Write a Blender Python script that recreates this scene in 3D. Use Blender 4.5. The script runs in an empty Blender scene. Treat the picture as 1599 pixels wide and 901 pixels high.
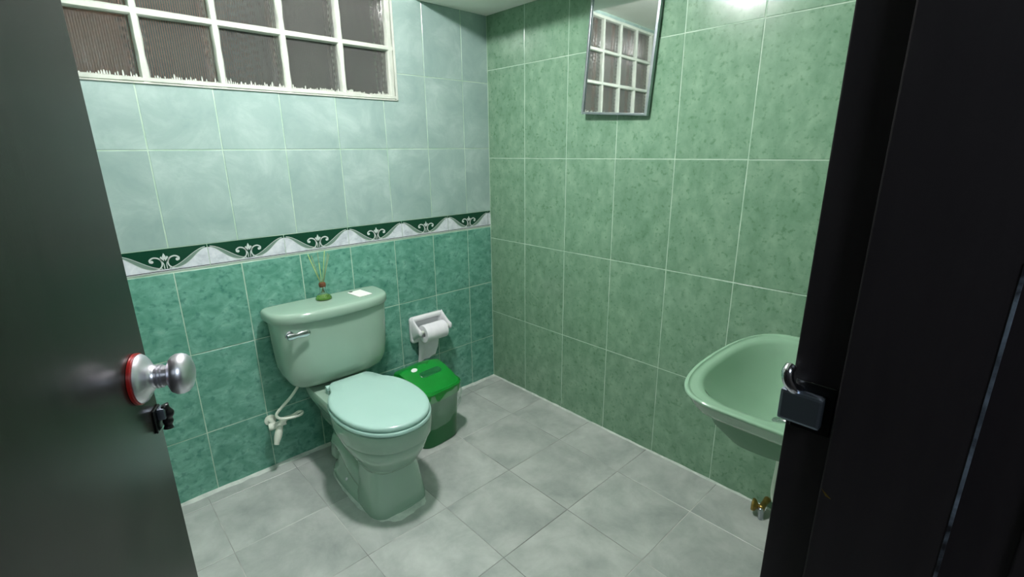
import bpy, bmesh, math, random
from mathutils import Matrix, Vector
random.seed(7)
PI = math.pi
COL = bpy.context.scene.collection
sc = bpy.context.scene

# ------------------------------------------------------------------ camera
cd = bpy.data.cameras.new('camera'); cam = bpy.data.objects.new('camera', cd); COL.objects.link(cam)
cd.sensor_fit = 'HORIZONTAL'; cd.sensor_width = 36; cd.lens = 749.615 * 36 / 1599; cd.clip_start = .01
_y, _p, _r = .7510, -.2792, -.0098
_f = Vector((math.sin(_y)*math.cos(_p), math.cos(_y)*math.cos(_p), math.sin(_p)))
_rt = Vector((math.cos(_y), -math.sin(_y), 0)); _up = _rt.cross(_f)
_R = _rt*math.cos(_r) + _up*math.sin(_r); _U = -_rt*math.sin(_r) + _up*math.cos(_r)
cam.matrix_world = Matrix(((_R.x, _U.x, -_f.x, -1.8133), (_R.y, _U.y, -_f.y, -2.1182), (_R.z, _U.z, -_f.z, 1.3700), (0, 0, 0, 1)))
sc.camera = cam

# ------------------------------------------------------------------ world, exposure
w = bpy.data.worlds.new('world'); sc.world = w; w.use_nodes = True
w.node_tree.nodes['Background'].inputs[0].default_value = (.75, .85, .9, 1)
w.node_tree.nodes['Background'].inputs[1].default_value = .03
sc.view_settings.view_transform = 'Standard'; sc.view_settings.look = 'None'
sc.view_settings.gamma = 1; sc.view_settings.use_curve_mapping = False
sc.view_settings.exposure = 0.0
LAMP_GLOW = 620          # radiance of the opal dome
LAMP_POS = (-1.10, -.86)
HALL_FILL = 38
OUT_FILL = 2.6
LCOL = (1, .965, .975)

# ------------------------------------------------------------------ materials
def lin(c):
    return tuple(((x/255)/12.92 if x/255 <= .04045 else ((x/255+.055)/1.055)**2.4) for x in c) + (1,)
def mat(name, rgb, rough=.5, metal=0, spec=.5, **kw):
    m = bpy.data.materials.new(name); m.use_nodes = True
    b = m.node_tree.nodes['Principled BSDF']
    b.inputs['Base Color'].default_value = lin(rgb); b.inputs['Roughness'].default_value = rough
    b.inputs['Metallic'].default_value = metal; b.inputs['Specular IOR Level'].default_value = spec
    for k, v in kw.items(): b.inputs[k.replace('_', ' ')].default_value = v
    return m
def mottled(name, stops, scale=6, detail=6, rough=.2, rand=1.0, speck=None, bump=.0, distort=.6, vary=.06, coat=0, grain=None):
    """noise-coloured procedural material, every object gets its own cut of the pattern"""
    m = bpy.data.materials.new(name); m.use_nodes = True
    nt = m.node_tree; N = nt.nodes; L = nt.links; b = N['Principled BSDF']
    tc = N.new('ShaderNodeTexCoord'); oi = N.new('ShaderNodeObjectInfo')
    mp = N.new('ShaderNodeMapping'); L.new(tc.outputs['Object'], mp.inputs[0])
    if grain: mp.inputs['Scale'].default_value = grain
    mu = N.new('ShaderNodeMath'); mu.operation = 'MULTIPLY'; mu.inputs[1].default_value = 60*rand; L.new(oi.outputs['Random'], mu.inputs[0])
    n = N.new('ShaderNodeTexNoise'); n.noise_dimensions = '4D'; n.inputs['Scale'].default_value = scale; n.inputs['Detail'].default_value = detail
    n.inputs['Distortion'].default_value = distort; n.inputs['Roughness'].default_value = .62
    L.new(mp.outputs[0], n.inputs['Vector']); L.new(mu.outputs[0], n.inputs['W'])
    r = N.new('ShaderNodeValToRGB'); L.new(n.outputs['Fac'], r.inputs[0])
    e = r.color_ramp.elements
    while len(e) < len(stops): e.new(.5)
    for i, (p, c) in enumerate(stops): e[i].position = p; e[i].color = lin(c)
    out = r.outputs[0]
    if speck:
        sc_, th, colr, amt = speck
        n2 = N.new('ShaderNodeTexNoise'); n2.noise_dimensions = '4D'; n2.inputs['Scale'].default_value = sc_; n2.inputs['Detail'].default_value = 3
        L.new(tc.outputs['Object'], n2.inputs['Vector']); L.new(mu.outputs[0], n2.inputs['W'])
        r2 = N.new('ShaderNodeValToRGB'); r2.color_ramp.elements[0].position = th; r2.color_ramp.elements[0].color = (0, 0, 0, 1)
        r2.color_ramp.elements[1].position = th+.12; r2.color_ramp.elements[1].color = (amt, amt, amt, 1)
        L.new(n2.outputs['Fac'], r2.inputs[0])
        mx = N.new('ShaderNodeMix'); mx.data_type = 'RGBA'; L.new(r2.outputs[0], mx.inputs[0]); L.new(out, mx.inputs[6]); mx.inputs[7].default_value = lin(colr)
        out = mx.outputs[2]
    hs = N.new('ShaderNodeHueSaturation'); L.new(out, hs.inputs['Color'])
    mr = N.new('ShaderNodeMapRange'); mr.inputs['To Min'].default_value = 1-vary; mr.inputs['To Max'].default_value = 1+vary
    L.new(oi.outputs['Random'], mr.inputs['Value']); L.new(mr.outputs[0], hs.inputs['Value'])
    L.new(hs.outputs[0], b.inputs['Base Color'])
    b.inputs['Roughness'].default_value = rough; b.inputs['Coat Weight'].default_value = coat
    if bump:
        bp = N.new('ShaderNodeBump'); bp.inputs['Strength'].default_value = bump; bp.inputs['Distance'].default_value = .002
        L.new(n.outputs['Fac'], bp.inputs['Height']); L.new(bp.outputs[0], b.inputs['Normal'])
    return m

M_up = mottled('pale_aqua_tile', [(.3, (136, 162, 156)), (.5, (148, 172, 166)), (.7, (168, 190, 184))], 7, 7, .22, bump=.03, vary=.025)
M_low = mottled('teal_green_tile', [(.24, (72, 130, 112)), (.44, (92, 150, 131)), (.58, (112, 167, 149)), (.76, (146, 190, 174))], 20, 12, .2, distort=.7, grain=(.8, 1.15, 1), speck=(46, .55, (52, 112, 100), .6), bump=.04, vary=.03)
M_right = mottled('leaf_green_tile', [(.3, (100, 137, 110)), (.5, (117, 152, 126)), (.7, (134, 166, 140))], 20, 12, .2, speck=(62, .56, (80, 121, 89), .62), bump=.05, vary=.03, distort=.2, grain=(1, .7, 1))
M_floor = mottled('cement_grey_tile', [(.3, (146, 153, 149)), (.46, (167, 174, 169)), (.6, (184, 190, 185)), (.76, (200, 205, 200))], 6, 12, .36, distort=.3, bump=.03, vary=.05)
M_grout = mottled('pale_wall_grout', [(.35, (152, 184, 160)), (.65, (186, 208, 190))], 9, 4, .7, rand=0, vary=0)
M_fgrout = mottled('floor_grout', [(.42, (112, 112, 108)), (.5, (146, 148, 144)), (.6, (200, 202, 196))], 2.2, 3, .8, rand=0, vary=0)
M_caulk = mottled('white_cement_fillet', [(.35, (176, 188, 180)), (.65, (214, 222, 214))], 14, 5, .7, rand=0, bump=.3, vary=0)
M_ceil = mottled('white_ceiling_paint', [(.3, (236, 236, 230)), (.7, (242, 242, 236))], 5, 4, .75, rand=0, vary=0)
M_wallp = mottled('plain_plaster', [(.3, (142, 166, 150)), (.7, (158, 180, 164))], 5, 4, .8, rand=0, vary=0)
M_frame = mottled('white_window_paint', [(.3, (176, 184, 174)), (.7, (204, 210, 198))], 14, 5, .5, rand=0, bump=.25, vary=0)
M_porc = mottled('sage_green_porcelain', [(.3, (148, 176, 158)), (.7, (154, 181, 164))], 3, 3, .12, rand=0, vary=0, coat=.3)
M_sink = mottled('green_basin_porcelain', [(.3, (132, 168, 142)), (.7, (138, 173, 148))], 3, 3, .12, rand=0, vary=0, coat=.3)
M_seat = mottled('mint_seat_plastic', [(.3, (168, 204, 194)), (.7, (173, 208, 198))], 3, 3, .22, rand=0, vary=0)
M_white = mottled('white_ceramic', [(.3, (226, 226, 230)), (.7, (236, 236, 238))], 6, 3, .2, rand=0, vary=0)
M_paper = mottled('white_tissue', [(.3, (232, 230, 236)), (.7, (242, 240, 244))], 40, 5, .95, rand=0, bump=.3, vary=0)
M_plast = mottled('off_white_plastic', [(.3, (214, 222, 206)), (.7, (226, 232, 218))], 20, 4, .45, rand=0, vary=0)
M_bin = mottled('bright_green_plastic', [(.3, (8, 128, 40)), (.7, (14, 138, 48))], 6, 3, .3, rand=0, vary=0)
M_bind = mottled('deep_green_plastic', [(.3, (8, 92, 44)), (.7, (12, 100, 50))], 6, 3, .32, rand=0, vary=0)
M_door = mottled('dark_brown_lacquer', [(.35, (26, 25, 23)), (.65, (34, 32, 30))], 6, 8, .27, rand=0, bump=.05, vary=0, grain=(9, 9, .5))
M_jamb = mottled('black_brown_lacquer', [(.3, (28, 22, 27)), (.7, (36, 30, 34))], 8, 6, .5, rand=0, bump=.2, vary=0, grain=(6, 6, .6))
M_chrome = mat('chrome', (205, 205, 212), .16, 1)
M_satin = mottled('satin_chrome', [(.3, (212, 210, 220)), (.7, (228, 226, 234))], 12, 5, .36, rand=0, vary=0)
M_satin.node_tree.nodes['Principled BSDF'].inputs['Metallic'].default_value = 1
M_steel = mat('dark_steel', (140, 150, 164), .42, 1)
M_red = mat('red_rubber_ring', (150, 26, 22), .35)
M_black = mat('black_plastic', (12, 12, 14), .3)
M_brass = mottled('worn_brass', [(.3, (128, 106, 52)), (.7, (168, 140, 78))], 40, 4, .35, rand=0, vary=0)
M_brass.node_tree.nodes['Principled BSDF'].inputs['Metallic'].default_value = .9
M_dkgreen = mat('border_dark_green', (18, 62, 44), .2)
M_marble = mottled('border_white_marble', [(.3, (176, 184, 192)), (.5, (208, 214, 220)), (.7, (226, 230, 234))], 26, 6, .2, vary=.02)
M_gleaf = mat('border_grey_green', (112, 136, 124), .2)
M_scroll = mat('border_pale_scroll', (196, 206, 202), .2)
M_line = mat('border_dark_line', (34, 40, 40), .3)
M_reed = mottled('yellow_green_reed', [(.3, (150, 178, 92)), (.7, (186, 204, 124))], 30, 3, .6, rand=1, vary=.1)
M_reedd = mottled('brown_reed', [(.3, (104, 128, 84)), (.7, (134, 148, 104))], 30, 3, .6, rand=1, vary=.1)
M_wood = mottled('dark_cork', [(.3, (74, 44, 22)), (.7, (112, 66, 34))], 60, 4, .7, rand=0, vary=0)
M_glass = mat('clear_glass', (255, 255, 255), .02, 0, .5, Transmission_Weight=1.0, IOR=1.45)
M_oil = mat('green_scented_oil', (214, 240, 120), .05, 0, .5, Transmission_Weight=.9, IOR=1.35)
M_mirror = mat('mirror_silver', (226, 232, 230), .02, 1)
M_alu = mottled('aluminium_frame', [(.3, (150, 158, 164)), (.7, (178, 186, 190))], 20, 3, .3, rand=0, vary=0)
M_alu.node_tree.nodes['Principled BSDF'].inputs['Metallic'].default_value = .9
M_card = mat('white_card', (236, 240, 232), .6)
M_ink = mat('grey_print', (90, 104, 96), .6)
M_sticker = mat('white_sticker', (236, 240, 236), .4)
M_brick = mottled('brown_outside_render', [(.3, (178, 122, 98)), (.7, (208, 150, 124))], 5, 5, .9, rand=0, vary=0)
M_outg = mottled('grey_outside_render', [(.3, (90, 92, 88)), (.7, (122, 124, 118))], 4, 5, .9, rand=0, vary=0)

# ribbed block glass
M_block = bpy.data.materials.new('ribbed_block_glass'); M_block.use_nodes = True
_b = M_block.node_tree.nodes['Principled BSDF']
_b.inputs['Base Color'].default_value = (.66, .68, .64, 1); _b.inputs['Roughness'].default_value = .11
_b.inputs['Transmission Weight'].default_value = .9; _b.inputs['IOR'].default_value = 1.45

# thin plastic bag
M_bag = bpy.data.materials.new('clear_bag_plastic'); M_bag.use_nodes = True
_nt = M_bag.node_tree; _b = _nt.nodes['Principled BSDF']; _b.inputs['Base Color'].default_value = lin((190, 216, 200)); _b.inputs['Roughness'].default_value = .25
_t = _nt.nodes.new('ShaderNodeBsdfTransparent'); _m = _nt.nodes.new('ShaderNodeMixShader')
_m.inputs[0].default_value = .27
_nt.links.new(_t.outputs[0], _m.inputs[1]); _nt.links.new(_b.outputs[0], _m.inputs[2]); _nt.links.new(_m.outputs[0], _nt.nodes['Material Output'].inputs[0])

M_bulb = bpy.data.materials.new('lit_bulb'); M_bulb.use_nodes = True
_b = M_bulb.node_tree.nodes['Principled BSDF']; _b.inputs['Emission Color'].default_value = LCOL + (1,)
_b.inputs['Emission Strength'].default_value = LAMP_GLOW

# ------------------------------------------------------------------ helpers
def mesh_obj(name, bm, mats, parent=None, smooth=False, loc=None, recalc=True):
    if recalc: bmesh.ops.recalc_face_normals(bm, faces=bm.faces)
    me = bpy.data.meshes.new(name); bm.to_mesh(me); bm.free()
    for m in (mats if isinstance(mats, (list, tuple)) else [mats]): me.materials.append(m)
    if smooth:
        for p in me.polygons: p.use_smooth = True
        if smooth != True:
            try: me.set_sharp_from_angle(angle=math.radians(smooth))
            except Exception: pass
    o = bpy.data.objects.new(name, me); COL.objects.link(o)
    if loc: o.location = loc
    if parent: o.parent = parent
    return o
def empty(name, loc=(0, 0, 0)):
    o = bpy.data.objects.new(name, None); COL.objects.link(o); o.location = loc; o.empty_display_size = .05
    return o
def tag(o, label=None, cat=None, group=None, kind=None):
    if label: o['label'] = label
    if cat: o['category'] = cat
    if group: o['group'] = group
    if kind: o['kind'] = kind
    return o
def struct(o, label=None):
    o['kind'] = 'structure'
    if label: o['label'] = label
    return o
def box(bm, x0, x1, y0, y1, z0, z1, mi=0):
    vs = [bm.verts.new(p) for p in ((x0,y0,z0),(x1,y0,z0),(x1,y1,z0),(x0,y1,z0),(x0,y0,z1),(x1,y0,z1),(x1,y1,z1),(x0,y1,z1))]
    for f in ((0,3,2,1),(4,5,6,7),(0,1,5,4),(1,2,6,5),(2,3,7,6),(3,0,4,7)):
        bm.faces.new([vs[i] for i in f]).material_index = mi
    return vs
def bevel(bm, w, seg=2):
    bmesh.ops.bevel(bm, geom=[e for e in bm.edges], offset=w, segments=seg, profile=.6, affect='EDGES', clamp_overlap=True)
def loft(bm, rings, cap0=True, cap1=True, mi=0, closed=True):
    R = [[bm.verts.new(p) for p in r] for r in rings]
    n = len(R[0])
    for a, b in zip(R[:-1], R[1:]):
        for i in range(n if closed else n-1):
            bm.faces.new((a[i], a[(i+1) % n], b[(i+1) % n], b[i])).material_index = mi
    if cap0: bm.faces.new(R[0][::-1]).material_index = mi
    if cap1: bm.faces.new(R[-1]).material_index = mi
    return R
def frame_of(d):
    d = d.normalized(); a = Vector((0, 0, 1)) if abs(d.z) < .9 else Vector((1, 0, 0))
    u = d.cross(a).normalized(); return u, d.cross(u).normalized()
def lathe(bm, o, axis, prof, n=32, mi=0, cap=True):
    """prof: list of (distance along axis, radius)"""
    o = Vector(o); axis = Vector(axis).normalized(); u, v = frame_of(axis)
    rings = [[o + axis*d + (u*math.cos(2*PI*i/n) + v*math.sin(2*PI*i/n))*max(r, .0003) for i in range(n)] for d, r in prof]
    return loft(bm, rings, cap, cap, mi)
def catmull(pts, k=6):
    P = [Vector(p) for p in pts]; P = [2*P[0]-P[1]] + P + [2*P[-1]-P[-2]]; out = []
    for i in range(1, len(P)-2):
        for j in range(k):
            t = j/k
            out.append(.5*((2*P[i]) + (P[i+1]-P[i-1])*t + (2*P[i-1]-5*P[i]+4*P[i+1]-P[i+2])*t*t + (3*P[i]-P[i-1]-3*P[i+1]+P[i+2])*t**3))
    out.append(P[-2]); return out
def tube(bm, pts, r, n=10, mi=0, k=6, rad=None):
    C = catmull(pts, k) if k > 1 else [Vector(p) for p in pts]
    rings = []; u = None
    for i, c in enumerate(C):
        d = (C[min(i+1, len(C)-1)] - C[max(i-1, 0)]).normalized()
        if u is None: u, _ = frame_of(d)
        u = (u - d*u.dot(d)).normalized(); v = d.cross(u)
        rr = r if rad is None else rad(i/(len(C)-1))
        rings.append([c + (u*math.cos(2*PI*j/n) + v*math.sin(2*PI*j/n))*rr for j in range(n)])
    loft(bm, rings, True, True, mi)
def sup(cx, cy, z, hx, hf, hb, n=2.4, nb=None, N=64):
    """ring: half width hx, reach hf towards -y and hb towards +y, superellipse exponents n / nb"""
    nb = nb or n; out = []
    for i in range(N):
        t = 2*PI*i/N; c, s = math.cos(t), math.sin(t)
        e = nb if s > 0 else n
        x = hx*math.copysign(abs(c)**(2/e), c); y = (hb if s > 0 else hf)*math.copysign(abs(s)**(2/e), s)
        out.append(Vector((cx+x, cy+y, z)))
    return out

# ------------------------------------------------------------------ tiles
MATR = {'back': Matrix(((1,0,0),(0,0,-1),(0,1,0))), 'right': Matrix(((0,0,-1),(-1,0,0),(0,1,0))), 'floor': Matrix.Identity(3)}
def inset(poly, d):
    n = len(poly); out = []
    for i in range(n):
        a, b, c = Vector(poly[i-1]), Vector(poly[i]), Vector(poly[(i+1) % n])
        e1 = (b-a).normalized(); e2 = (c-b).normalized()
        n1 = Vector((-e1.y, e1.x)); n2 = Vector((-e2.y, e2.x))
        out.append(b + (n1+n2)*(d/(1+n1.dot(n2))))
    return out
def tile_mesh(poly, name, m):
    bm = bmesh.new(); p1 = inset(poly, .0012)
    R = [[bm.verts.new((p[0], p[1], z)) for p in q] for q, z in ((poly, -.007), (poly, -.0009), (p1, 0))]
    n = len(poly)
    for a, b in zip(R[:-1], R[1:]):
        for i in range(n): bm.faces.new((a[i], a[(i+1) % n], b[(i+1) % n], b[i]))
    bm.faces.new(R[2]); bm.faces.new(R[0][::-1])
    me = bpy.data.meshes.new(name); bm.to_mesh(me); bm.free(); me.materials.append(m); return me
CACHE = {}
def tile(parent, side, u0, u1, v0, v1, m, hole=None, name='tile', gap=.0018, base=0.0):
    """u along the wall (right/back: world axis), v up; tile front on the wall plane"""
    u0 += gap; u1 -= gap; v0 += gap; v1 -= gap
    if u1-u0 < .004 or v1-v0 < .004: return
    rects = None
    if hole:
        h0, h1, k0, k1 = hole
        if u0 >= h0-.001 and u1 <= h1+.001 and v0 >= k0-.001 and v1 <= k1+.001: return
        if u0 < h1 and u1 > h0 and v0 < k1 and v1 > k0:
            # window occupies left / upper part of the tile
            if v0 < k0 and u1 > h1:       # L shape
                poly = [(u0, v0), (u1, v0), (u1, v1), (h1, v1), (h1, k0), (u0, k0)]
                rects = poly
            elif v0 < k0: v1 = k0
            elif v1 > k1 and v0 > k0: v0 = max(v0, k1+gap)
            elif u1 > h1: u0 = h1
            if v1-v0 < .004 or u1-u0 < .004: return
    cu, cv = (u0+u1)/2, (v0+v1)/2
    if rects: poly = [(a-cu, b-cv) for a, b in rects]
    else: poly = [(u0-cu, v0-cv), (u1-cu, v0-cv), (u1-cu, v1-cv), (u0-cu, v1-cv)]
    key = (m.name, tuple((round(a, 4), round(b, 4)) for a, b in poly))
    if key not in CACHE: CACHE[key] = tile_mesh(poly, name, m)
    o = bpy.data.objects.new(name, CACHE[key]); COL.objects.link(o)
    R = MATR[side]
    if side == 'back': loc = Vector((cu, base, cv))
    elif side == 'right': loc = Vector((base, -cu, cv))
    else: loc = Vector((cu, cv, base))
    q = .0010/max(u1-u0, v1-v0); tilt = Matrix.Rotation(random.uniform(-q, q), 3, 'X') @ Matrix.Rotation(random.uniform(-q, q), 3, 'Y')
    o.matrix_world = Matrix.Translation(loc) @ (R @ tilt).to_4x4()
    o.parent = parent
    return o

XL, YF, ZC = -2.12, -2.0, 2.27       # left wall, front wall, ceiling
G = .0011                            # grout depth
# floor
bm = bmesh.new(); box(bm, XL-.1, .12, -2.0, .12, -.1, -G); box(bm, XL-.1, .12, -3.6, -2.0, -.1, -G)
floor = struct(mesh_obj('floor', bm, M_fgrout), 'grey cement-look tiled bathroom floor')
xs = [-2.12] + [-.235-.34*k for k in range(5, -1, -1)] + [0]
ys = [-.08-.34*k for k in range(6, -1, -1)]
ys = [-2.3] + ys + [0]
ys = [v for v in ys]
for i in range(len(xs)-1):
    for j in range(len(ys)-1):
        tile(floor, 'floor', xs[i], xs[i+1], ys[j], ys[j+1], M_floor, name='floor_tile', gap=.0011)
# back wall with the window opening
HOLE = (-2.12, -.557, 1.601, 2.235)
bm = bmesh.new()
box(bm, XL, .12, G, .12, -.1, HOLE[2]); box(bm, HOLE[1], .12, G, .12, HOLE[2], ZC+.1); box(bm, XL, HOLE[1], G, .12, HOLE[3], ZC+.1)
wall_back = struct(mesh_obj('wall_back', bm, M_grout), 'back wall, teal tiles below and pale aqua tiles above a patterned border')
cols = [0] + [-.1716-.2297*k for k in range(9)]
cols = sorted([c for c in cols if c > XL] + [XL])
for a, b in zip(cols[:-1], cols[1:]):
    for z0, z1 in ((0, .2716), (.2716, .6151), (.6151, .9480)): tile(wall_back, 'back', a, b, z0, z1, M_low, name='teal_tile')
    for z0, z1 in ((1.0398, 1.3838), (1.3838, 1.7186), (1.7186, 2.0534), (2.0534, ZC)): tile(wall_back, 'back', a, b, z0, z1, M_up, HOLE, name='aqua_tile')

# patterned border pieces
BW, BH = .2815, .0845
def border_mesh(u0, u1, full):
    """u measured from the joint crest at 0..BW"""
    bm = bmesh.new(); cu = (u0+u1)/2
    def P(u, v, d): return bm.verts.new((u-cu, v, d))
    h = BH/2
    vs = box(bm, u0-cu, u1-cu, -h, h, -.007, 0, 0)
    def wave(u): return -.032 + .063*(.5+.5*math.cos(2*PI*u/BW))**2.1
    def wtop(u): return -.030 + .064*(.5+.5*math.cos(2*PI*u/BW))**1.05
    N = 44
    def band(f0, f1, d, mi, a=0., b=BW):
        a = max(a, u0); b = min(b, u1)
        if b-a < .004: return
        k = max(2, int(N*(b-a)/BW)); prev = None
        for i in range(k+1):
            u = a+(b-a)*i/k; q = (P(u, f0(u), d), P(u, f1(u), d))
            if prev: bm.faces.new((prev[0], q[0], q[1], prev[1])).material_index = mi
            prev = q
    band(lambda u: -h+.001, wave, .0003, 1)
    # grey-green leaf along both slopes with pale edges
    band(wave, wtop, .0006, 2, .012, BW/2-.018); band(wave, wtop, .0006, 2, BW/2+.018, BW-.012)
    for a_, b_ in ((.008, BW/2-.010), (BW/2+.010, BW-.008)):
        band(lambda u: wtop(u)-.0006, lambda u: wtop(u)+.0016, .0009, 3, a_, b_)
        band(lambda u: wave(u)-.0010, lambda u: wave(u)+.0012, .0009, 3, a_, b_)
    band(lambda u: -h+.0035, lambda u: -h+.0062, .0009, 4)
    band(lambda u: -h, lambda u: -h+.0035, .0009, 3)
    if full:
        m_ = BW/2
        def stroke(pts, wd, d=.0012, mi=3):
            C = catmull([(a, b, 0) for a, b in pts], 7); prev = None
            for i, c in enumerate(C):
                t = (C[min(i+1, len(C)-1)]-C[max(i-1, 0)]).normalized(); nn = Vector((-t.y, t.x, 0)); ww = wd(i/(len(C)-1)) if callable(wd) else wd
                q = (P(*(c+nn*ww).xy, d), P(*(c-nn*ww).xy, d))
                if prev: bm.faces.new((prev[0], q[0], q[1], prev[1])).material_index = mi
                prev = q
        def disc(u, v, r, d=.0013, mi=3, sx=1):
            bm.faces.new([P(u+r*sx*math.cos(2*PI*i/14), v+r*math.sin(2*PI*i/14), d) for i in range(14)]).material_index = mi
        for s in (-1, 1):
            stroke([(m_+s*.050, -.031), (m_+s*.028, -.031), (m_+s*.013, -.022), (m_+s*.009, -.006), (m_+s*.017, .009), (m_+s*.032, .014), (m_+s*.044, .007), (m_+s*.043, -.003)], lambda t: .0019+.0009*t)
            disc(m_+s*.039, .000, .0055)
            stroke([(m_+s*.004, -.030), (m_+s*.005, -.010), (m_+s*.014, .007)], .0013)
        bm.faces.new([P(m_+a, b, .0014) for a, b in ((0, .004), (.006, .014), (0, .028), (-.006, .014))]).material_index = 3
        for s in (-1, 1): bm.faces.new([P(m_+s*a, b, .00135) for a, b in ((.002, -.002), (.013, .012), (.009, .017), (.001, .006))][::s]).material_index = 3
    me = bpy.data.meshes.new('border_tile'); bm.to_mesh(me); bm.free()
    for m in (M_dkgreen, M_marble, M_gleaf, M_scroll, M_line): me.materials.append(m)
    return me
g = .0012; full_me = border_mesh(g, BW-g, True)
k = 0; x1 = -.0205
pieces = [(-.0205, -.002, border_mesh(g, .0185, False))]
while x1 - BW > XL-.05:
    pieces.append((x1-BW+g, x1-g, full_me)); x1 -= BW
for a, b, me in pieces:
    if a < XL: me = border_mesh(BW-g-(b-XL), BW-g, False); a = XL
    o = bpy.data.objects.new('border_tile', me); COL.objects.link(o)
    o.matrix_world = Matrix.Translation(((a+b)/2, 0, .9548+BH/2)) @ MATR['back'].to_4x4(); o.parent = wall_back

# right wall
bm = bmesh.new(); box(bm, G, .12, YF-.15, 0.12, -.1, ZC+.1)
wall_right = struct(mesh_obj('wall_right', bm, M_grout), 'right wall of tall leaf green tiles')
us = [0] + [.2814*k for k in range(1, 8)] + [2.0]
zs = [0, .4322, .8822, 1.3322, 1.7822, ZC]
for a, b in zip(us[:-1], us[1:]):
    for z0, z1 in zip(zs[:-1], zs[1:]): tile(wall_right, 'right', a, b, z0, z1, M_right, name='green_tile')
# left and front walls (front one pierced by the doorway the camera stands in)
JX = -1.31; HX = -2.045
bm = bmesh.new(); box(bm, XL-.1, XL, YF-.15, .12, -.1, ZC+.1)
struct(mesh_obj('wall_left', bm, M_wallp), 'plain plastered left wall')
bm = bmesh.new(); box(bm, JX+.03, .12, YF-.15, YF, -.1, ZC+.1); box(bm, XL, HX-.03, YF-.15, YF, -.1, ZC+.1); box(bm, HX-.03, JX+.03, YF-.15, YF, 2.06, ZC+.1)
struct(mesh_obj('wall_front', bm, M_wallp), 'plain plastered wall around the doorway')
# ceiling and the boxed beam along the right wall
bm = bmesh.new(); box(bm, XL-.1, .12, YF-.15, .12, ZC, ZC+.1); struct(mesh_obj('ceiling', bm, M_ceil), 'white painted ceiling')
bm = bmesh.new(); box(bm, -.43, .0, YF, 0, 2.043, ZC); bevel(bm, .003, 1)
struct(mesh_obj('trim_1', bm, M_ceil), 'white boxed beam along the top of the green wall')
# cement fillets at the floor
def fillet(name, pts, wd, nrm, lab, seed):
    rnd = random.Random(seed); bm = bmesh.new(); rings = []
    a, b = Vector(pts[0]), Vector(pts[1]); N = 60; nv = Vector(nrm)
    for i in range(N+1):
        p = a.lerp(b, i/N); w_ = wd*(1+.35*rnd.uniform(-1, 1)); h_ = .006+.003*rnd.random()
        rings.append([p, p+nv*w_, p+nv*w_*.5+Vector((0, 0, h_*.45)), p+Vector((0, 0, h_))])
    loft(bm, rings); struct(mesh_obj(name, bm, M_caulk, smooth=50), lab)
fillet('trim_2', ((-2.1, 0, 0), (-.001, 0, 0)), .017, (0, -1, 0), 'white cement fillet along foot of back wall', 3)
fillet('trim_3', ((0, -.001, 0), (0, -2.0, 0)), .006, (-1, 0, 0), 'thin white cement fillet along foot of green wall', 4)
bm = bmesh.new(); box(bm, -.0025, .0, -.0025, .0, .005, 2.043)
struct(mesh_obj('trim_4', bm, M_grout), 'pale grout line in the corner of the two tiled walls')

# hallway shell behind the camera (dark)
bm = bmesh.new(); box(bm, -3.2, .4, -3.7, -3.6, -.1, 2.5); box(bm, .4, .5, -3.7, YF-.15, -.1, 2.5); box(bm, -3.3, -3.2, -3.7, YF-.15, -.1, 2.5)
box(bm, -3.3, .5, -3.7, YF-.15, 2.4, 2.5); box(bm, -3.3, XL-.1, -3.6, YF-.15, -.1, -G); box(bm, .12, .5, -3.6, YF-.15, -.1, -G)
box(bm, -3.3, XL-.1, YF-.15, YF-.1, -.1, 2.5); box(bm, .12, .5, YF-.15, YF-.1, -.1, 2.5)
M_hall = mottled('hall_paint', [(.3, (60, 56, 54)), (.7, (72, 67, 64))], 5, 3, .8, rand=0, vary=0)
struct(mesh_obj('wall_hall', bm, M_hall), 'dim hallway walls')

# ------------------------------------------------------------------ window of glass blocks
win = struct(empty('window_1', (-1.27, 0, 1.601)), 'white framed window of ribbed glass blocks')
win.matrix_world = Matrix.Identity(4)
PX, PZ = .2335, .2085
vx = [-.5795-PX*k for k in range(7)]
vz = [1.612+PZ*k for k in range(4)]
bm = bmesh.new()
rnd = random.Random(5)
def bar(bm, p, q, wd, dy0, dy1, up):
    """irregular hand painted bar between p and q (x,z)"""
    p, q = Vector(p), Vector(q); N = 14; t = (q-p).normalized(); n = Vector((-t.y, t.x)); rings = []
    for i in range(N+1):
        c = p.lerp(q, i/N); w_ = wd*(1+.13*rnd.uniform(-1, 1))
        prof = [(-w_, dy1), (-w_, dy0+.006), (-w_*.6, dy0), (w_*.6, dy0), (w_, dy0+.006), (w_, dy1)]
        rings.append([(c.x+n.x*a, b, c.y+n.y*a) for a, b in prof])
    loft(bm, rings)
for k, x in enumerate(vx): 
    b_ = bmesh.new(); bar(b_, (x, 1.603), (x, 2.234), .0125 if k else .012, -.004, .05, 0); mesh_obj('mullion' if k else 'frame_stile', b_, M_frame, win, smooth=40)
for k, z in enumerate(vz):
    b_ = bmesh.new(); bar(b_, (-2.11, z), (-.558, z), .0085 if k == 0 else .0115, -.0042 if k else -.006, .05, 0); mesh_obj('glazing_bar' if k else 'frame_sill', b_, M_frame, win, smooth=40)
b_ = bmesh.new(); box(b_, -.566, -.5565, -.009, .05, 1.600, 2.235); bevel(b_, .002, 1); mesh_obj('edge_bead', b_, M_frame, win)
b_ = bmesh.new(); box(b_, -2.11, -.5565, -.006, .004, 1.5985, 1.6035); bevel(b_, .001, 1); mesh_obj('edge_bead', b_, M_frame, win)
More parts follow.
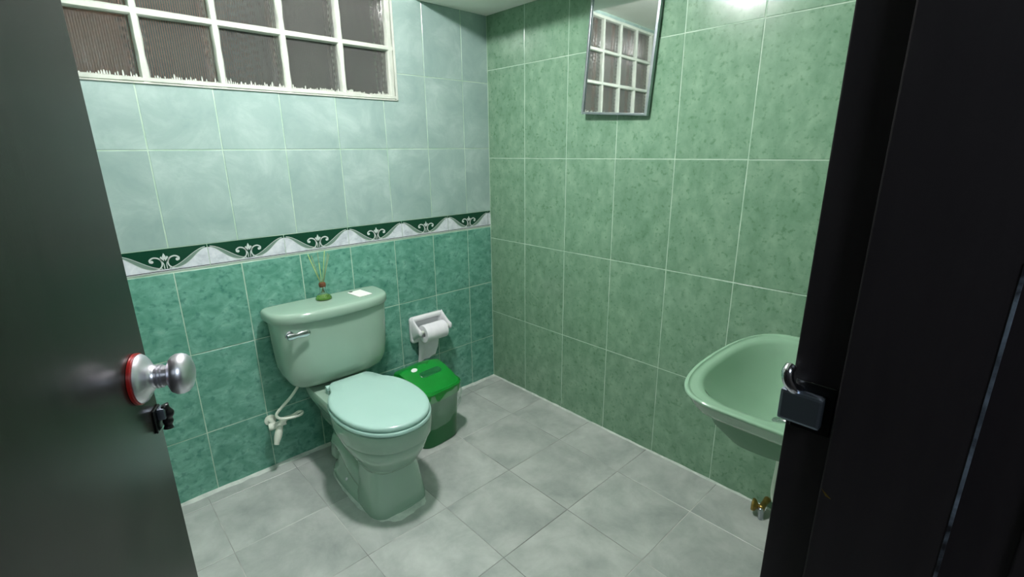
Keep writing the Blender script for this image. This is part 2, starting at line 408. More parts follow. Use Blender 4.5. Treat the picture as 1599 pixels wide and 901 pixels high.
# one ribbed block
def block_mesh():
    bm = bmesh.new(); hx, hz = PX/2-.010, PZ/2-.009; ribs = 30; per = 4; n = ribs*per
    rows = [-hz, -hz+.007] + [-hz+.007+(2*hz-.014)*i/14 for i in range(1, 14)] + [hz-.007, hz]
    def front(u, v): 
        e = min(hx-abs(u), hz-abs(v)); d = .016 + .006*math.exp(-max(e, 0)/.006)
        return d - (.0016+.0005*math.sin(v*260+u*90))*math.cos(2*PI*ribs*(u+hx)/(2*hx))
    F = [[bm.verts.new((-hx+2*hx*i/n, front(-hx+2*hx*i/n, v), v)) for i in range(n+1)] for v in rows]
    for a, b in zip(F[:-1], F[1:]):
        for i in range(n): bm.faces.new((a[i], a[i+1], b[i+1], b[i]))
    B = [[bm.verts.new((u, .09, v)) for u in (-hx, hx)] for v in (-hz, hz)]
    bm.faces.new((B[0][0], B[1][0], B[1][1], B[0][1]))
    bm.faces.new([r[0] for r in F][::1] + [B[1][0], B[0][0]]); bm.faces.new([r[-1] for r in F][::-1] + [B[0][1], B[1][1]])
    bm.faces.new(F[0] + [B[0][1], B[0][0]]); bm.faces.new(F[-1][::-1] + [B[1][0], B[1][1]])
    bmesh.ops.recalc_face_normals(bm, faces=bm.faces)
    me = bpy.data.meshes.new('glass_block'); bm.to_mesh(me); bm.free(); me.materials.append(M_block); return me
bme = block_mesh()
for i in range(6):
    for j in range(3):
        o = bpy.data.objects.new('glass_block', bme); COL.objects.link(o); o.parent = win
        o.location = ((vx[i]+vx[i+1])/2, 0, (vz[j]+vz[j+1])/2)
# ragged white paint left in the ribs at the foot of the bottom blocks
for i in range(6):
    bm = bmesh.new(); a, b = vx[i+1]+.012, vx[i]-.012; n = 30
    for q in range(n):
        u = a+(b-a)*(q+.5)/n; edge = math.exp(-min(q, n-1-q)/3.0)
        hgt = .005+.015*rnd.random()**2*(1 if i > 1 else .7)+.007*rnd.random()+.006*edge*(i == 0)
        wd_ = (b-a)/n*rnd.uniform(.25, .5); z0 = vz[0]+.004
        vs = [bm.verts.new((u+sx*wd_*s, yy, z0+hh)) for hh, s in ((0, 1), (hgt*.7, .8), (hgt, .25)) for sx in (-1, 1) for yy in (.0125, .0175)]
        for lv in range(2):
            o_ = lv*4; r0 = [vs[o_], vs[o_+1], vs[o_+3], vs[o_+2]]; r1 = [vs[o_+4], vs[o_+5], vs[o_+7], vs[o_+6]]
            for c in range(4): bm.faces.new((r0[c], r0[(c+1) % 4], r1[(c+1) % 4], r1[c]))
        bm.faces.new((vs[8], vs[9], vs[11], vs[10]))
    tag(mesh_obj('paint_smear', bm, M_frame, win), kind='stuff')
# solid left remainder of the opening and what lies behind the glass
bm = bmesh.new(); box(bm, XL, -1.99, .0013, .12, 1.601, 2.235); o = mesh_obj('filler_panel', bm, M_frame, win)
bm = bmesh.new(); box(bm, -3.0, -1.34, .40, .86, .9, 3.0); struct(mesh_obj('wall_outside_brown', bm, M_brick), 'brown wall dimly seen through the glass blocks')
bm = bmesh.new(); box(bm, -1.34, .8, .95, 1.0, .9, 3.0); struct(mesh_obj('wall_outside_grey', bm, M_outg), 'grey wall dimly seen through the glass blocks')

# ------------------------------------------------------------------ door frame and door leaf
frame = struct(empty('trim_5'), 'black brown lacquered door frame')
def fbox(name, *a, bw=.0015, m=M_jamb, par=frame):
    bm = bmesh.new(); box(bm, *a); bevel(bm, bw, 2); return mesh_obj(name, bm, m, par)
fbox('jamb', JX, JX+.03, -2.175, YF+.010, 0, 2.06)
fbox('door_stop', JX-.012, JX, -2.126, -2.032, 0, 2.045)
M_glint = mottled('edge_glint_paint', [(.4, (30, 30, 36)), (.6, (120, 130, 146))], 26, 6, .4, rand=0, vary=0)
fbox('edge_glint', JX-.0126, JX-.0112, -2.1266, -2.1240, .02, 1.29, bw=.0003, m=M_glint)  # glint of hall light on the stop edge, painted as a pale strip
fbox('casing', JX-.004, JX+.07, -2.19, -2.165, 0, 2.10)
fbox('jamb', HX-.03, HX, -2.175, YF+.010, 0, 2.06)
fbox('door_stop', HX, HX+.012, -2.126, -2.032, 0, 2.045)
fbox('casing', HX-.07, HX+.004, -2.19, -2.165, 0, 2.10)
fbox('head', HX, JX, -2.175, YF+.010, 2.045, 2.06)
# strike plate on the right jamb
sp = empty('strike_plate', (JX, -2.005, 1.12)); sp.matrix_world = Matrix.Identity(4)
tag(sp, 'small dark steel strike box with curled chrome lip on the black right door jamb', 'door strike')
bm = bmesh.new(); box(bm, JX-.0125, JX-.0002, -2.022, -1.984, 1.107, 1.140); bevel(bm, .003, 2); mesh_obj('strike_box', bm, M_steel, sp)
bm = bmesh.new(); box(bm, JX-.0015, JX, -2.029, -1.994, 1.098, 1.150); bevel(bm, .0006, 1); mesh_obj('plate', bm, M_black, sp)
bm = bmesh.new()
C_ = [(JX-.003, -1.998, 1.1385), (JX-.009, -1.995, 1.1415), (JX-.0125, -1.990, 1.150), (JX-.0115, -1.988, 1.158), (JX-.005, -1.988, 1.162)]
tube(bm, C_, .0055, 14); mesh_obj('curled_lip', bm, M_chrome, sp, smooth=True)
# a small chipped spot of bare metal
bm = bmesh.new(); vs = [bm.verts.new((JX-.0122, -2.0335+a, 1.046+b)) for a, b in ((0, .003), (-.003, .001), (-.009, -.004), (-.004, -.003))]; bm.faces.new(vs)
r_ = bmesh.ops.extrude_face_region(bm, geom=bm.faces[:]); bmesh.ops.translate(bm, vec=(.0004, 0, 0), verts=[v for v in r_['geom'] if isinstance(v, bmesh.types.BMVert)])
mesh_obj('chip', bm, M_brass, frame)

TH = math.radians(23.4); DW = .715
E_ = Vector((-1.766, -1.337, 0)); D_ = Vector((math.sin(TH), math.cos(TH), 0)); N_ = Vector((math.cos(TH), -math.sin(TH), 0))
door = struct(empty('door_1'), 'dark brown lacquered door leaf swung open into the bathroom')
door.matrix_world = Matrix.Identity(4)
def dmat(o): o.matrix_world = Matrix(((D_.x, N_.x, 0, E_.x), (D_.y, N_.y, 0, E_.y), (0, 0, 1, 0), (0, 0, 0, 1))); o.parent = door; return o
bm = bmesh.new(); box(bm, -DW, 0, -.035, 0, .008, 2.035); bevel(bm, .0015, 2); dmat(mesh_obj('leaf', bm, M_door))
for z in (.25, 1.05, 1.8):
    bm = bmesh.new(); lathe(bm, (-DW-.004, .004, z-.045), (0, 0, 1), [(0, .005), (.001, .006), (.089, .006), (.09, .005)], 14); dmat(mesh_obj('hinge', bm, M_steel, smooth=40))
# knob; local frame x along leaf towards the free edge, y out of the face
KX, KZ = -.043, 1.092
kn = bpy.data.objects.new('knob', None); COL.objects.link(kn); dmat(kn)
def kpart(name, prof, m, n=40):
    bm = bmesh.new(); lathe(bm, (KX, 0, KZ), (0, 1, 0), prof, n); o = mesh_obj(name, bm, m, smooth=35)
    o.matrix_world = kn.matrix_world; o.parent = kn; o.matrix_parent_inverse = kn.matrix_world.inverted(); return o
kpart('red_ring', [(0, .031), (.0005, .0335), (.004, .0335), (.0045, .031)], M_red)
kpart('rose', [(.0045, .0315), (.006, .032), (.009, .030), (.012, .026), (.0155, .020), (.018, .0165), (.020, .0155)], M_satin)
kpart('neck', [(.0175, .0160), (.022, .0142), (.023, .0155), (.025, .0155), (.026, .0138), (.027, .0152), (.029, .0152), (.030, .0132), (.036, .0134), (.038, .016)], M_satin)
kpart('grip', [(.036, .010), (.037, .018), (.040, .0238), (.045, .0266), (.051, .0268), (.056, .0248), (.060, .0205), (.0625, .014), (.0635, .005)], M_satin)
kn['label'] = 'round satin chrome knob with a red ring'
# black sliding bolt under the knob
bt = bpy.data.objects.new('bolt', None); COL.objects.link(bt); dmat(bt); bt['label'] = 'small black bolt fitting'
def bpart(name, bm, m, sm=35):
    o = mesh_obj(name, bm, m, smooth=sm); o.matrix_world = bt.matrix_world; o.parent = bt; o.matrix_parent_inverse = bt.matrix_world.inverted()
BZ = 1.017
bm = bmesh.new(); box(bm, -.026, -.001, .0, .003, BZ-.016, BZ+.018); bevel(bm, .001, 1); bpart('plate', bm, M_black)
bm = bmesh.new(); box(bm, -.020, -.003, .003, .013, BZ+.000, BZ+.017); bevel(bm, .003, 2); bpart('housing', bm, M_steel)
bm = bmesh.new(); tube(bm, [(-.011, .010, BZ+.018), (-.010, .014, BZ+.006), (-.008, .011, BZ-.006), (-.009, .010, BZ-.018)], .005, 12, rad=lambda t: .0068-.0018*math.sin(t*9)**2); bpart('lever', bm, M_black, True)

# ------------------------------------------------------------------ toilet
TX = -1.040
toi = empty('toilet', (TX, -.42, 0)); toi.matrix_world = Matrix.Translation((TX, -.42, 0))
tag(toi, 'sage green two-piece toilet with mint lid closed, standing against the teal wall', 'toilet')
def tpart(name, bm, m, sm=35, par=None):
    bmesh.ops.translate(bm, vec=(-TX, .42, 0), verts=bm.verts)
    o = mesh_obj(name, bm, m, par or toi, smooth=sm); return o
# pedestal: low foot, trapway body, front column, bowl
bm = bmesh.new()
S = lambda z, hx, yf, yb, yc, n=2.6, nb=None: sup(TX, yc, z, hx, yc-yf, yb-yc, n, nb)
S = lambda z, hx, yf, yb, n=2.6, nb=None, c=.5: sup(TX, yf+(yb-yf)*c, z, hx, (yb-yf)*c, (yb-yf)*(1-c), n, nb)
loft(bm, [S(0, .122, -.665, -.16, 3.0), S(.012, .124, -.667, -.158, 3.0), S(.035, .116, -.652, -.17, 3), S(.05, .104, -.62, -.18, 3), S(.16, .082, -.5, -.19, 3), S(.25, .07, -.5, -.2, 2.6)])
loft(bm, [S(0, .122, -.664, -.43, 3.4), S(.02, .122, -.664, -.43, 3.4), S(.08, .114, -.655, -.44, 3.4), S(.14, .107, -.648, -.44, 3.2), S(.190, .101, -.642, -.42, 3.0), S(.195, .108, -.660, -.41, 2.7),
          S(.222, .122, -.683, -.37, 2.5), S(.26, .142, -.708, -.33, 2.4), S(.30, .156, -.725, -.31, 2.35), S(.322, .155, -.724, -.30, 2.3), S(.3245, .153, -.722, -.30, 2.3), S(.326, .167, -.741, -.29, 2.3), S(.333, .170, -.744, -.285, 2.3),
          S(.38, .173, -.748, -.28, 2.3), S(.392, .171, -.746, -.28, 2.3), S(.396, .165, -.74, -.285, 2.3)])
# bulging trapway on both sides
for s in (-1, 1):
    b2 = [(TX+s*.05, -.50, .06), (TX+s*.062, -.44, .12), (TX+s*.062, -.36, .19), (TX+s*.055, -.27, .17), (TX+s*.05, -.21, .08)]
    tube(bm, b2, .045, 16, rad=lambda t: .05+.012*math.sin(t*PI))
# rear deck
rings = []
for z, hx, yf in ((.20, .075, -.40), (.26, .09, -.41), (.31, .118, -.42), (.345, .132, -.43), (.375, .135, -.43), (.385, .130, -.425)):
    rings.append(sup(TX, (-.045+yf)/2, z, hx, (-.045-yf)/2, (-.045-yf)/2, 7))
loft(bm, rings)
tpart('bowl', bm, M_porc, 40)
for s in (-1, 1):
    bm = bmesh.new(); lathe(bm, (TX+s*.100, -.37, .034), (0, 0, 1), [(0, .014), (.006, .0135), (.012, .010), (.015, .004)], 16); tpart('bolt_cap', bm, M_white, True)
# caulk smeared round the foot
bm = bmesh.new(); rnd = random.Random(11); ra, rb, rc = [], [], []
o1 = sup(TX, -.412, .0, .122, .254, .24, 3.0, N=90)
nz = [rnd.random() for _ in range(90)]
for i, p in enumerate(o1):
    d = (Vector((p.x-TX, p.y+.412, 0))).normalized(); front = max(0, -d.y)**3
    wv = .006+.006*nz[i]+.026*front*(.75+.25*math.sin(i*.7))
    ra.append(p-d*.012+Vector((0, 0, .013))); rb.append(p+d*wv*.35+Vector((0, 0, .006))); rc.append(p+d*wv+Vector((0, 0, .0004)))
loft(bm, [ra, rb, rc], False, False)
tpart('caulk', bm, M_caulk, True)
# seat and lid
def egg(hx, yf, yb, z, tongue=.082, ty=-.243, N=96):
    """round lid outline with a straight hinge tongue at the back"""
    yc = yf+(yb-yf)*.52; pts = []
    for i in range(N):
        t = 2*PI*i/N; c, s = math.cos(t), math.sin(t); n = 2.15 if s < 0 else 2.3
        x = hx*math.copysign(abs(c)**(2/n), c); y = yc+((yb-yc) if s > 0 else (yc-yf))*math.copysign(abs(s)**(2/n), s)
        if s > 0:
            q = max(0, 1-(abs(x)/(tongue*1.35))**5)
            y = y + (ty-y)*min(1, q*1.15) if abs(x) < tongue*1.35 else y
        pts.append(Vector((TX+x, y, z)))
    return pts
bm = bmesh.new()
loft(bm, [egg(.168, -.750, -.285, .3985, ty=-.255), egg(.1745, -.757, -.28, .402, ty=-.25), egg(.175, -.758, -.28, .409, ty=-.25), egg(.172, -.755, -.283, .414, ty=-.252), egg(.16, -.742, -.29, .4155, ty=-.258)])
tpart('seat', bm, M_seat, 50)
bm = bmesh.new()
loft(bm, [egg(.164, -.744, -.285, .4165, ty=-.248), egg(.169, -.750, -.281, .418, ty=-.244), egg(.171, -.752, -.279, .423, ty=-.242), egg(.1705, -.751, -.280, .430, ty=-.243), egg(.167, -.747, -.283, .4345, ty=-.246), egg(.158, -.737, -.291, .4372, ty=-.252), egg(.10, -.67, -.34, .4385, tongue=.05, ty=-.30), egg(.02, -.55, -.48, .4388, tongue=.01, ty=-.48)])
lid = tpart('lid', bm, M_seat, 60)
for s in (-1, 1):
    bm = bmesh.new(); tube(bm, [(TX+s*.062, -.235, .410), (TX+s*.098, -.235, .410)], .011, 14, k=1); box(bm, TX+s*.08-.016, TX+s*.08+.016, -.25, -.222, .383, .405)
    tpart('hinge', bm, M_seat, 40)
# tank
CXT = TX+.006
def T(z, hx, yf, yb=-.03, n=3.6): return sup(CXT, -.10, z, hx, -.10-yf, yb+.10, n, 9, N=96)
bm = bmesh.new()
loft(bm, [T(.408, .17, -.165), T(.410, .185, -.180), T(.425, .195, -.192), T(.4255, .205, -.200), T(.44, .214, -.207), T(.47, .226, -.213), T(.52, .233, -.217), T(.60, .238, -.219), T(.71, .243, -.222), T(.714, .243, -.222)])
tpart('tank', bm, M_porc, 40)
bm = bmesh.new()
L_ = lambda z, e, n=2.9: sup(CXT, -.085, z, .262-e, .155-e, .062-e*.3, n, 7, N=112)
loft(bm, [L_(.712, .012), L_(.713, .003), L_(.718, 0), L_(.740, 0), L_(.748, .003), L_(.7535, .010), L_(.755, .018), L_(.7562, .06)])
tpart('tank_lid', bm, M_porc, 45)
# chrome flush lever
bm = bmesh.new(); y0 = -.2215; X0 = -1.246
lathe(bm, (X0, y0+.006, .676), (0, -1, 0), [(0, .017), (.004, .017), (.008, .014), (.0085, .009), (.016, .008)], 24)
lv = tpart('flush_lever', bm, M_chrome, 35)
bm = bmesh.new(); rings = []
for t, hh, dd in ((0, .010, .006), (.012, .011, .006), (.03, .009, .005), (.036, .007, .004), (.045, .010, .005), (.072, .011, .005), (.084, .009, .004), (.088, .005, .002)):
    rings.append([(X0-.012+t, y0-.014-dd*math.sin(a), .674+1.25*hh*math.cos(a)) for a in [2*PI*i/16 for i in range(16)]])
loft(bm, rings); bmesh.ops.translate(bm, vec=(-TX, .42, 0), verts=bm.verts); mesh_obj('grip', bm, M_chrome, lv, smooth=50)

# supply valve and hose
va = empty('angle_valve', (-1.30, 0, .21)); va.matrix_world = Matrix.Identity(4)
tag(va, 'white plastic angle valve with bent supply hose under the toilet tank, on teal wall', 'valve')
def vpart(name, bm, m, sm=True): return mesh_obj(name, bm, m, va, smooth=sm)
bm = bmesh.new(); lathe(bm, (-1.312, -.0005, .232), (0, -1, 0), [(0, .025), (.003, .024), (.006, .012), (.03, .011), (.05, .012)], 24); vpart('wall_stub', bm, M_plast, 35)
bm = bmesh.new(); tube(bm, [(-1.335, -.052, .228), (-1.318, -.056, .228), (-1.29, -.06, .232), (-1.268, -.062, .236)], .015, 16, rad=lambda t: .0145+.002*math.sin(t*8)); vpart('valve_body', bm, M_plast)
bm = bmesh.new(); tube(bm, [(-1.292, -.066, .226), (-1.303, -.072, .200), (-1.315, -.078, .172), (-1.323, -.082, .152)], .012, 16, rad=lambda t: .011+.005*math.sin(min(1, t*1.15)*PI)); vpart('handle', bm, M_plast)
bm = bmesh.new(); lathe(bm, (-1.283, -.062, .232), (.45, -.2, .85), [(0, .014), (.004, .0155), (.020, .0155), (.024, .011)], 8); vpart('nut', bm, M_plast, 30)
bm = bmesh.new(); tube(bm, [(-1.272, -.068, .255), (-1.245, -.085, .262), (-1.215, -.09, .272), (-1.205, -.105, .272), (-1.222, -.115, .268), (-1.27, -.105, .268), (-1.300, -.095, .277), (-1.306, -.092, .297), (-1.285, -.095, .320), (-1.245, -.10, .355), (-1.215, -.105, .39), (-1.205, -.108, .4085)], .0062, 12, k=7); tpart('supply_hose', bm, M_plast, True)

# ------------------------------------------------------------------ reed diffuser and card on the tank
df = empty('reed_diffuser', (-1.047, -.095, .7562)); tag(df, 'small reed diffuser bottle with green oil standing on the tank lid', 'diffuser')
bm = bmesh.new()
lathe(bm, (0, 0, 0), (0, 0, 1), [(0, .030), (.002, .0335), (.006, .034), (.014, .031), (.024, .020), (.030, .0135), (.052, .0115), (.055, .0125), (.056, .0095), (.051, .0095), (.030, .0115), (.024, .018), (.014, .029), (.004, .031), (.0035, .002)], 32)
mesh_obj('bottle', bm, M_glass, df, smooth=50)
bm = bmesh.new(); lathe(bm, (0, 0, .0042), (0, 0, 1), [(0, .0300), (.003, .0308), (.010, .0287), (.0155, .0230), (.0156, .001)], 32); mesh_obj('oil', bm, M_oil, df, smooth=50)
bm = bmesh.new(); lathe(bm, (0, 0, .0565), (0, 0, 1), [(0, .0125), (.003, .0145), (.014, .0145), (.019, .012), (.020, .004)], 20); mesh_obj('cork_collar', bm, M_wood, df, smooth=40)
for a, b, l, m in ((-.046, -.01, .195, M_reed), (.020, -.014, .200, M_reed), (-.024, .016, .182, M_reedd), (.050, .018, .176, M_reedd), (.004, .02, .190, M_reedd), (.036, -.004, .186, M_reedd), (-.036, .012, .178, M_reedd), (-.008, -.016, .155, M_reed)):
    bm = bmesh.new(); tube(bm, [(-a*.16, -b*.16, .03), (a*1.05, b*1.05, l*1.07)], .0013, 6, k=1); mesh_obj('reed', bm, m, df, smooth=True)
cdn = empty('card', (-.897, -.128, .7562)); cdn.rotation_euler = (0, 0, math.radians(6)); tag(cdn, 'small white folded card lying flat on the right end of the tank lid', 'card')
bm = bmesh.new(); box(bm, -.033, .033, -.050, .048, .0004, .004); bevel(bm, .001, 1); mesh_obj('sheet', bm, M_card, cdn)
bm = bmesh.new(); lathe(bm, (-.018, .043, .0041), (0, 0, 1), [(0, .008), (.003, .0075), (.004, .004)], 16); mesh_obj('clip', bm, M_ink, cdn, smooth=True)

# ------------------------------------------------------------------ paper holder and roll
ph = empty('paper_holder', (-.48, 0, .45)); ph.matrix_world = Matrix.Identity(4)
tag(ph, 'white ceramic toilet paper holder fixed on the teal tiles above the green bin', 'paper holder')
bm = bmesh.new()
xa, xb, za, zb = -.588, -.378, .388, .532
# plate as a frame around a hollow
fr = lambda e, y: [(xa+e, y, za+e), (xb-e, y, za+e), (xb-e, y, zb-e), (xa+e, y, zb-e)]
def rr(e, y, r=.018, k=5):
    x0, x1, z0, z1 = xa+e, xb-e, za+e, zb-e; out = []
    for cx, cz, a0 in ((x1-r, z1-r, 0), (x0+r, z1-r, PI/2), (x0+r, z0+r, PI), (x1-r, z0+r, 1.5*PI)):
        for i in range(k+1): a = a0+PI/2*i/k; out.append((cx+r*math.cos(a), y, cz+r*math.sin(a)))
    return out
loft(bm, [rr(.004, -.0003), rr(0, -.006), rr(0, -.020), rr(.003, -.026), rr(.010, -.029), rr(.022, -.028, .012), rr(.028, -.022, .01), rr(.032, -.006, .01)], True, True)
mesh_obj('backplate', bm, M_white, ph, smooth=50)
for s, xx in ((-1, xa+.011), (1, xb-.011)):
    bm = bmesh.new(); rings = []
    for t in [i/8 for i in range(9)]:
        y = -.022-.080*t; zc = .470-.004*t; hh = .052*(1-t)**1.3+.017
        rings.append([(xx+.0095*math.cos(a), y, zc+hh*math.sin(a)) for a in [2*PI*i/16 for i in range(16)]])
    rings.append([(xx+.006*math.cos(a), -.106, zc+.010*math.sin(a)) for a in [2*PI*i/16 for i in range(16)]])
    loft(bm, rings); mesh_obj('arm', bm, M_white, ph, smooth=60)
bm = bmesh.new(); tube(bm, [(xa+.015, -.088, .466), (xb-.015, -.088, .466)], .009, 16, k=1); mesh_obj('spindle', bm, M_plast, ph, smooth=40)
pr = empty('toilet_paper', (-.483, -.083, .455)); pr.matrix_world = Matrix.Identity(4)
tag(pr, 'half used white toilet paper roll hanging in the ceramic holder, end of sheet hanging down', 'toilet paper')
bm = bmesh.new(); n = 48; x0, x1 = -.556, -.424; cz, cy = .4555, -.088; rings = []
for x, r in ((x0, .0215), (x0, .045), (x0+.002, .0465), (x1-.002, .0465), (x1, .045), (x1, .0215), (x0+.01, .0215)):
    rings.append([(x, cy+r*math.cos(2*PI*i/n), cz+r*math.sin(2*PI*i/n)) for i in range(n)])
R_ = loft(bm, rings, False, False)
for i in range(n): bm.faces.new((R_[-1][i], R_[-1][(i+1) % n], R_[0][(i+1) % n], R_[0][i]))
mesh_obj('roll', bm, M_paper, pr, smooth=35)
bm = bmesh.new(); rows = []
path = [(-.0415, .4555), (-.041, .42), (-.040, .38), (-.034, .33), (-.024, .300), (-.020, .278)]
for j, (y, z) in enumerate(path):
    sag = .006*math.sin(j*1.3)
    rows.append([[(x0+.001+(x1-x0-.002-.003*j)*i/8, y+.003*math.sin(i*1.1+j)+dy, z+(.006 if i > 5 else 0)*j*.3-.006*(i < 3)*(j/5)) for i in range(9)] for dy in (0, .0012)])
rings = [r[0]+r[1][::-1] for r in rows]; loft(bm, rings); mesh_obj('hanging_sheet', bm, M_paper, pr, smooth=60)

# ------------------------------------------------------------------ waste bin
BX, BY, BR = -.668, -.262, math.radians(5)
bn = empty('waste_bin', (BX, BY, 0)); bn.rotation_euler = (0, 0, BR)
tag(bn, 'green plastic swing-lid waste bin with clear bag, between toilet and back wall corner', 'bin')
def B(z, hx, hy, n=4.2): return sup(0, 0, z, hx, hy, hy, n, n, N=72)
bm = bmesh.new()
R_ = loft(bm, [B(0, .108, .118), B(.004, .112, .122), B(.05, .114, .125), B(.27, .126, .137), B(.272, .130, .141), B(.280, .130, .141), B(.280, .122, .133), B(.02, .108, .118)], True, True)
mesh_obj('body', bm, M_bind, bn, smooth=40)
# lid: gabled hood, ridge across
def hood(z, hx, yf, yb, n=4.2, slope=0, top=.0):
    c = (yf+yb)/2; P = sup(0, c, z, hx, c-yf, yb-c, n, n, N=72); return P
bm = bmesh.new(); rings = []
base = sup(0, 0, 0, .134, .146, .146, 4.2, 4.2, N=72)
def roof(x, y, s):
    """height of the gable over the rim"""
    r = 1-min(1, abs(y+(-.035))/.20); return s*r
rings.append([Vector((p.x*.985, p.y*.985, .246)) for p in base]); rings.append([Vector((p.x, p.y, .262)) for p in base])
rings.append([Vector((p.x, p.y, .290)) for p in base])
for e, zz in ((.002, .296), (.006, .300)):
    rings.append([Vector((p.x*(1-e*6), p.y*(1-e*6), zz)) for p in base])
for f in (.93, .88, .7, .45, .2, .02):
    rings.append([Vector((p.x*f, p.y*f, .300+.072*(1-abs(p.y*f-.035)/.16)*(1 if f < .9 else .45)*(1-.35*abs(p.x*f/.134)**4))) for p in base])
loft(bm, rings, False, True); lidb = mesh_obj('lid', bm, M_bin, bn, smooth=30)
bm = bmesh.new(); loft(bm, [sup(0, 0, z, a, b, b, 4.2, 4.2, N=72) for z, a, b in ((.285, .1345, .1465), (.2865, .1375, .1495), (.2935, .1375, .1495), (.295, .1345, .1465))], False, False); mesh_obj('lid_rim', bm, M_bin, bn, smooth=40)
# grip slot pressed in the front slope
def slopez(y): return .300+.072*(1-abs(y-.035)/.16)
bm = bmesh.new(); rings = []
for e, dz in ((.0, .0006), (.003, .0032), (.006, .0035), (.010, .0008)):
    rings.append([(.012+(.062-e)*math.copysign(abs(math.cos(t))**.35, math.cos(t)), -.03+(.018-e)*math.copysign(abs(math.sin(t))**.6, math.sin(t)), slopez(-.03+(.018-e)*math.copysign(abs(math.sin(t))**.6, math.sin(t)))+dz) for t in [2*PI*i/40 for i in range(40)]])
loft(bm, rings, False, True); mesh_obj('grip_slot', bm, M_bind, bn, smooth=40)
bm = bmesh.new(); loft(bm, [[(-.052+.017*math.cos(t), .012+.010*math.sin(t), slopez(.012+.010*math.sin(t))*1.0+dz-.0012) for t in [2*PI*i/24 for i in range(24)]] for dz in (0, .0024)]); mesh_obj('sticker', bm, M_sticker, bn)
# clear bag folded over the rim
bm = bmesh.new(); rnd = random.Random(3); base = sup(0, 0, 0, .128, .139, .139, 4.2, 4.2, N=120); rings = []
for j in range(9):
    t = j/8; ring = []
    for i, p in enumerate(base):
        a = 2*PI*i/120; low = .155+.072*math.cos(a-.5)+.010*math.sin(5*a)
        z = .285+(low-.285)*t; puff = .006+.010*math.sin(t*PI)+.0045*math.sin(a*13+t*4)+.003*math.sin(a*23-t*7)
        sh = 1-.10*t*(1-z/.29)
        d = Vector((p.x, p.y, 0)).normalized(); ring.append(Vector((p.x*sh, p.y*sh, z))+d*puff)
    rings.append(ring)
loft(bm, rings, False, False); mesh_obj('bag', bm, M_bag, bn, smooth=True)

# ------------------------------------------------------------------ wall mirror
HM, WM = .50, .325
mr_ = empty('wall_mirror', (0, 0, 0)); tag(mr_, 'tall narrow metal-framed mirror hanging on the green tiled wall', 'mirror')
ml = Matrix(((0, 0, -1), (-1, 0, 0), (0, 1, 0)))
mr_.matrix_world = Matrix.Translation((-.0105, -.838, 1.512)) @ (ml @ Matrix.Rotation(math.radians(2.5), 3, 'Y') @ Matrix.Rotation(math.radians(-4.3), 3, 'Z')).to_4x4()
def mp(name, bm, m, sm=False): o = mesh_obj(name, bm, m, smooth=sm); o.parent = mr_; return o
bm = bmesh.new(); box(bm, -WM/2+.004, WM/2-.004, .004, HM-.004, .002, .014); mp('glass', bm, M_mirror)
for a in ((-WM/2, -WM/2+.010, 0, HM), (WM/2-.012, WM/2, 0, HM), (-WM/2+.01, WM/2-.012, 0, .010), (-WM/2+.01, WM/2-.012, HM-.010, HM)):
    bm = bmesh.new(); box(bm, a[0], a[1], a[2], a[3], .0, .021); bevel(bm, .002, 2); mp('frame_bar', bm, M_alu)

# ------------------------------------------------------------------ wash basin on the front wall
SX, SZ = -.640, .86
sk = empty('wash_basin', (SX, YF, SZ)); sk.matrix_world = Matrix.Identity(4)
tag(sk, 'green wall-hung wash basin beside the black door jamb', 'basin')
yc = -1.82
def O(z, e=0, n=4.6): return [Vector((p.x, p.y-.034*max(0, 1-((p.x-SX)/.275)**2)*(p.y < yc), z)) for p in sup(SX, yc, z, .277-e, .158-e, .178, n, 12, N=112)]
# note: sup() reaches hf towards -y; the basin's front faces +y, so mirror it
def flip(r): return [Vector((p.x, 2*yc-p.y, p.z)) for p in r][::-1]
bm = bmesh.new()
seq = [O(.822, .026), O(.8235, .022), O(.832, .0155), O(.845, .008), O(.852, .003), O(.8555, .0004), O(.8585, .001), O(.860, .003), O(.860, .009), O(.8575, .011), O(.8565, .015)]
W = [flip(r) for r in seq]
# re-index inner rings so they run the same way round as the flipped outer ones
def inn(z, hx, yfront, yback, n=2.4):
    P = sup(SX, 2*yc+1.81, z, hx, (yfront+1.81), (-1.81-yback), n, 2.6, N=112)
    return flip(P)
W += [inn(.8560, .250, -1.650, -1.945, 3.0), inn(.8545, .240, -1.658, -1.935, 2.9), inn(.848, .235, -1.663, -1.930, 2.8), inn(.825, .224, -1.676, -1.92, 2.6), inn(.79, .200, -1.705, -1.90, 2.3), inn(.755, .150, -1.74, -1.875, 2.2), inn(.738, .09, -1.775, -1.85, 2.1), inn(.733, .03, -1.80, -1.825, 2)]
loft(bm, W, False, True)
U_ = [flip(O(.822, .026)), inn(.8205, .244, -1.668, -1.972, 3.3), inn(.814, .238, -1.674, -1.97, 3.1), inn(.80, .232, -1.680, -1.97, 3.0), inn(.775, .214, -1.685, -1.965, 2.8), inn(.742, .188, -1.72, -1.95, 2.6), inn(.715, .13, -1.76, -1.92, 2.4), inn(.708, .05, -1.80, -1.86, 2.2)]
mesh_obj('bowl', bm, M_sink, sk, smooth=50)
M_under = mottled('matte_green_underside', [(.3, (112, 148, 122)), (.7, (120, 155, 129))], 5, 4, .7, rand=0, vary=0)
bm = bmesh.new(); loft(bm, U_, False, True); mesh_obj('underside', bm, M_under, sk, smooth=50)
bm = bmesh.new(); lathe(bm, (SX, -1.812, .7328), (0, 0, 1), [(0, .022), (.002, .022), (.0025, .012), (.0005, .010)], 24); mesh_obj('drain', bm, M_chrome, sk, smooth=40)
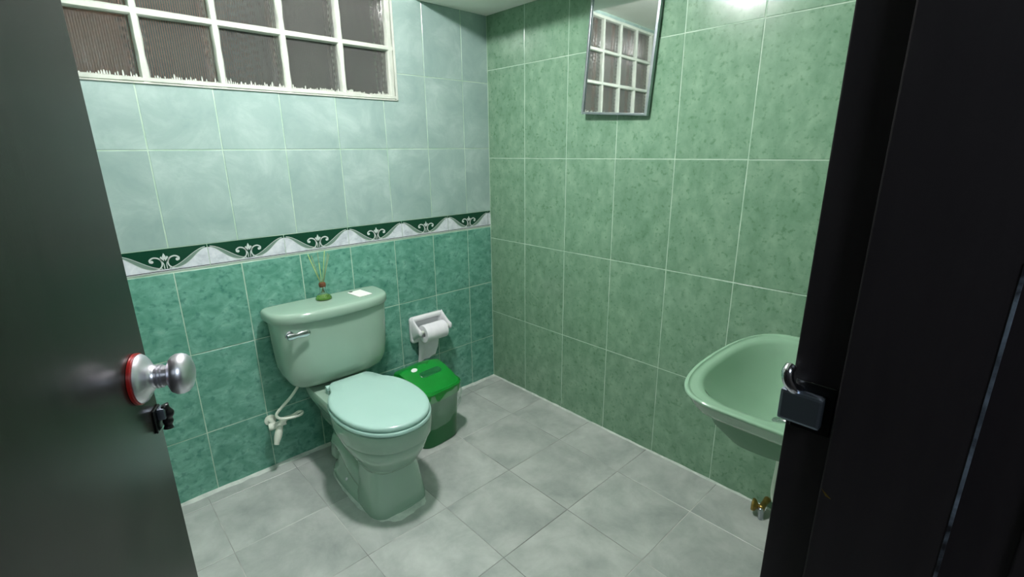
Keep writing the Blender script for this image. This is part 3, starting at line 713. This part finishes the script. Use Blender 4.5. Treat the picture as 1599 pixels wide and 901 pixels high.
bm = bmesh.new(); tube(bm, [(SX, -1.83, .71), (SX, -1.83, .62), (SX, -1.83, .53), (SX, -1.86, .50), (SX, -1.90, .53), (SX, -1.93, .56), (SX, -1.999, .56)], .016, 16); mesh_obj('trap_pipe', bm, M_plast, sk, smooth=True)
tp_ = empty('basin_tap', (SX, -1.958, .857)); tag(tp_, 'chrome basin tap on the back ledge of the green wash basin', 'tap')
bm = bmesh.new(); lathe(bm, (0, 0, -.0005), (0, 0, 1), [(0, .024), (.004, .024), (.006, .017), (.06, .015), (.066, .018), (.074, .018), (.076, .006)], 24); mesh_obj('body', bm, M_chrome, tp_, smooth=35)
bm = bmesh.new(); tube(bm, [(0, .005, .045), (0, .04, .062), (0, .075, .06), (0, .09, .045)], .009, 14); mesh_obj('spout', bm, M_chrome, tp_, smooth=True)
bm = bmesh.new(); lathe(bm, (0, 0, .074), (0, 0, 1), [(0, .006), (.006, .006), (.007, .018), (.022, .020), (.026, .012)], 6); mesh_obj('handle', bm, M_chrome, tp_, smooth=30)

# brass stop valve low on the green wall
bv = empty('brass_tap', (0, -1.60, .05)); bv.matrix_world = Matrix.Translation((-.015, -1.605, .040))
tag(bv, 'old brass stop tap low on the green wall next to the door jamb', 'tap')
bm = bmesh.new(); tube(bm, [(.0145, -.035, 0), (-.02, -.035, 0), (-.06, -.037, 0)], .011, 14, rad=lambda t: .013-.002*math.sin(t*PI)); mesh_obj('body', bm, M_brass, bv, smooth=True)
bm = bmesh.new(); lathe(bm, (-.048, -.035, .0), (-.25, .95, .05), [(0, .009), (.012, .009), (.014, .012), (.020, .022), (.028, .025), (.034, .022), (.036, .006)], 20); mesh_obj('handle', bm, M_brass, bv, smooth=40)
bm = bmesh.new(); tube(bm, [(-.058, -.037, .004), (-.062, -.040, -.02), (-.062, -.042, -.0395)], .010, 14); mesh_obj('pipe', bm, M_alu, bv, smooth=True)

# ------------------------------------------------------------------ ceiling lamp (outside the frame) and lights
lp = empty('ceiling_lamp', (LAMP_POS[0], LAMP_POS[1], ZC)); tag(lp, 'small round opal ceiling lamp above the room', 'lamp')
bm = bmesh.new(); lathe(bm, (0, 0, -.0002), (0, 0, -1), [(0, .078), (.010, .078), (.014, .072), (.014, .02)], 28); mesh_obj('rim', bm, M_white, lp, smooth=40)
bm = bmesh.new(); lathe(bm, (0, 0, -.0145), (0, 0, -1), [(0, .066), (.02, .064), (.035, .056), (.048, .042), (.056, .024), (.059, .004)], 24); mesh_obj('dome', bm, M_bulb, lp, smooth=True)
def point(name, loc, power, col, r):
    ld = bpy.data.lights.new(name, 'POINT'); ld.energy = power; ld.color = col; ld.shadow_soft_size = r
    o = bpy.data.objects.new(name, ld); COL.objects.link(o); o.location = loc; return o
point('hall_fill', (-1.75, -3.0, 2.1), HALL_FILL, (.78, .92, 1), .2)  # unseen fill added behind the camera to lift the shaded sides
point('outside_fill', (-1.55, .25, 2.6), OUT_FILL, (1, .95, .88), .1)  # unseen fill added outside to brighten the walls behind the blocks
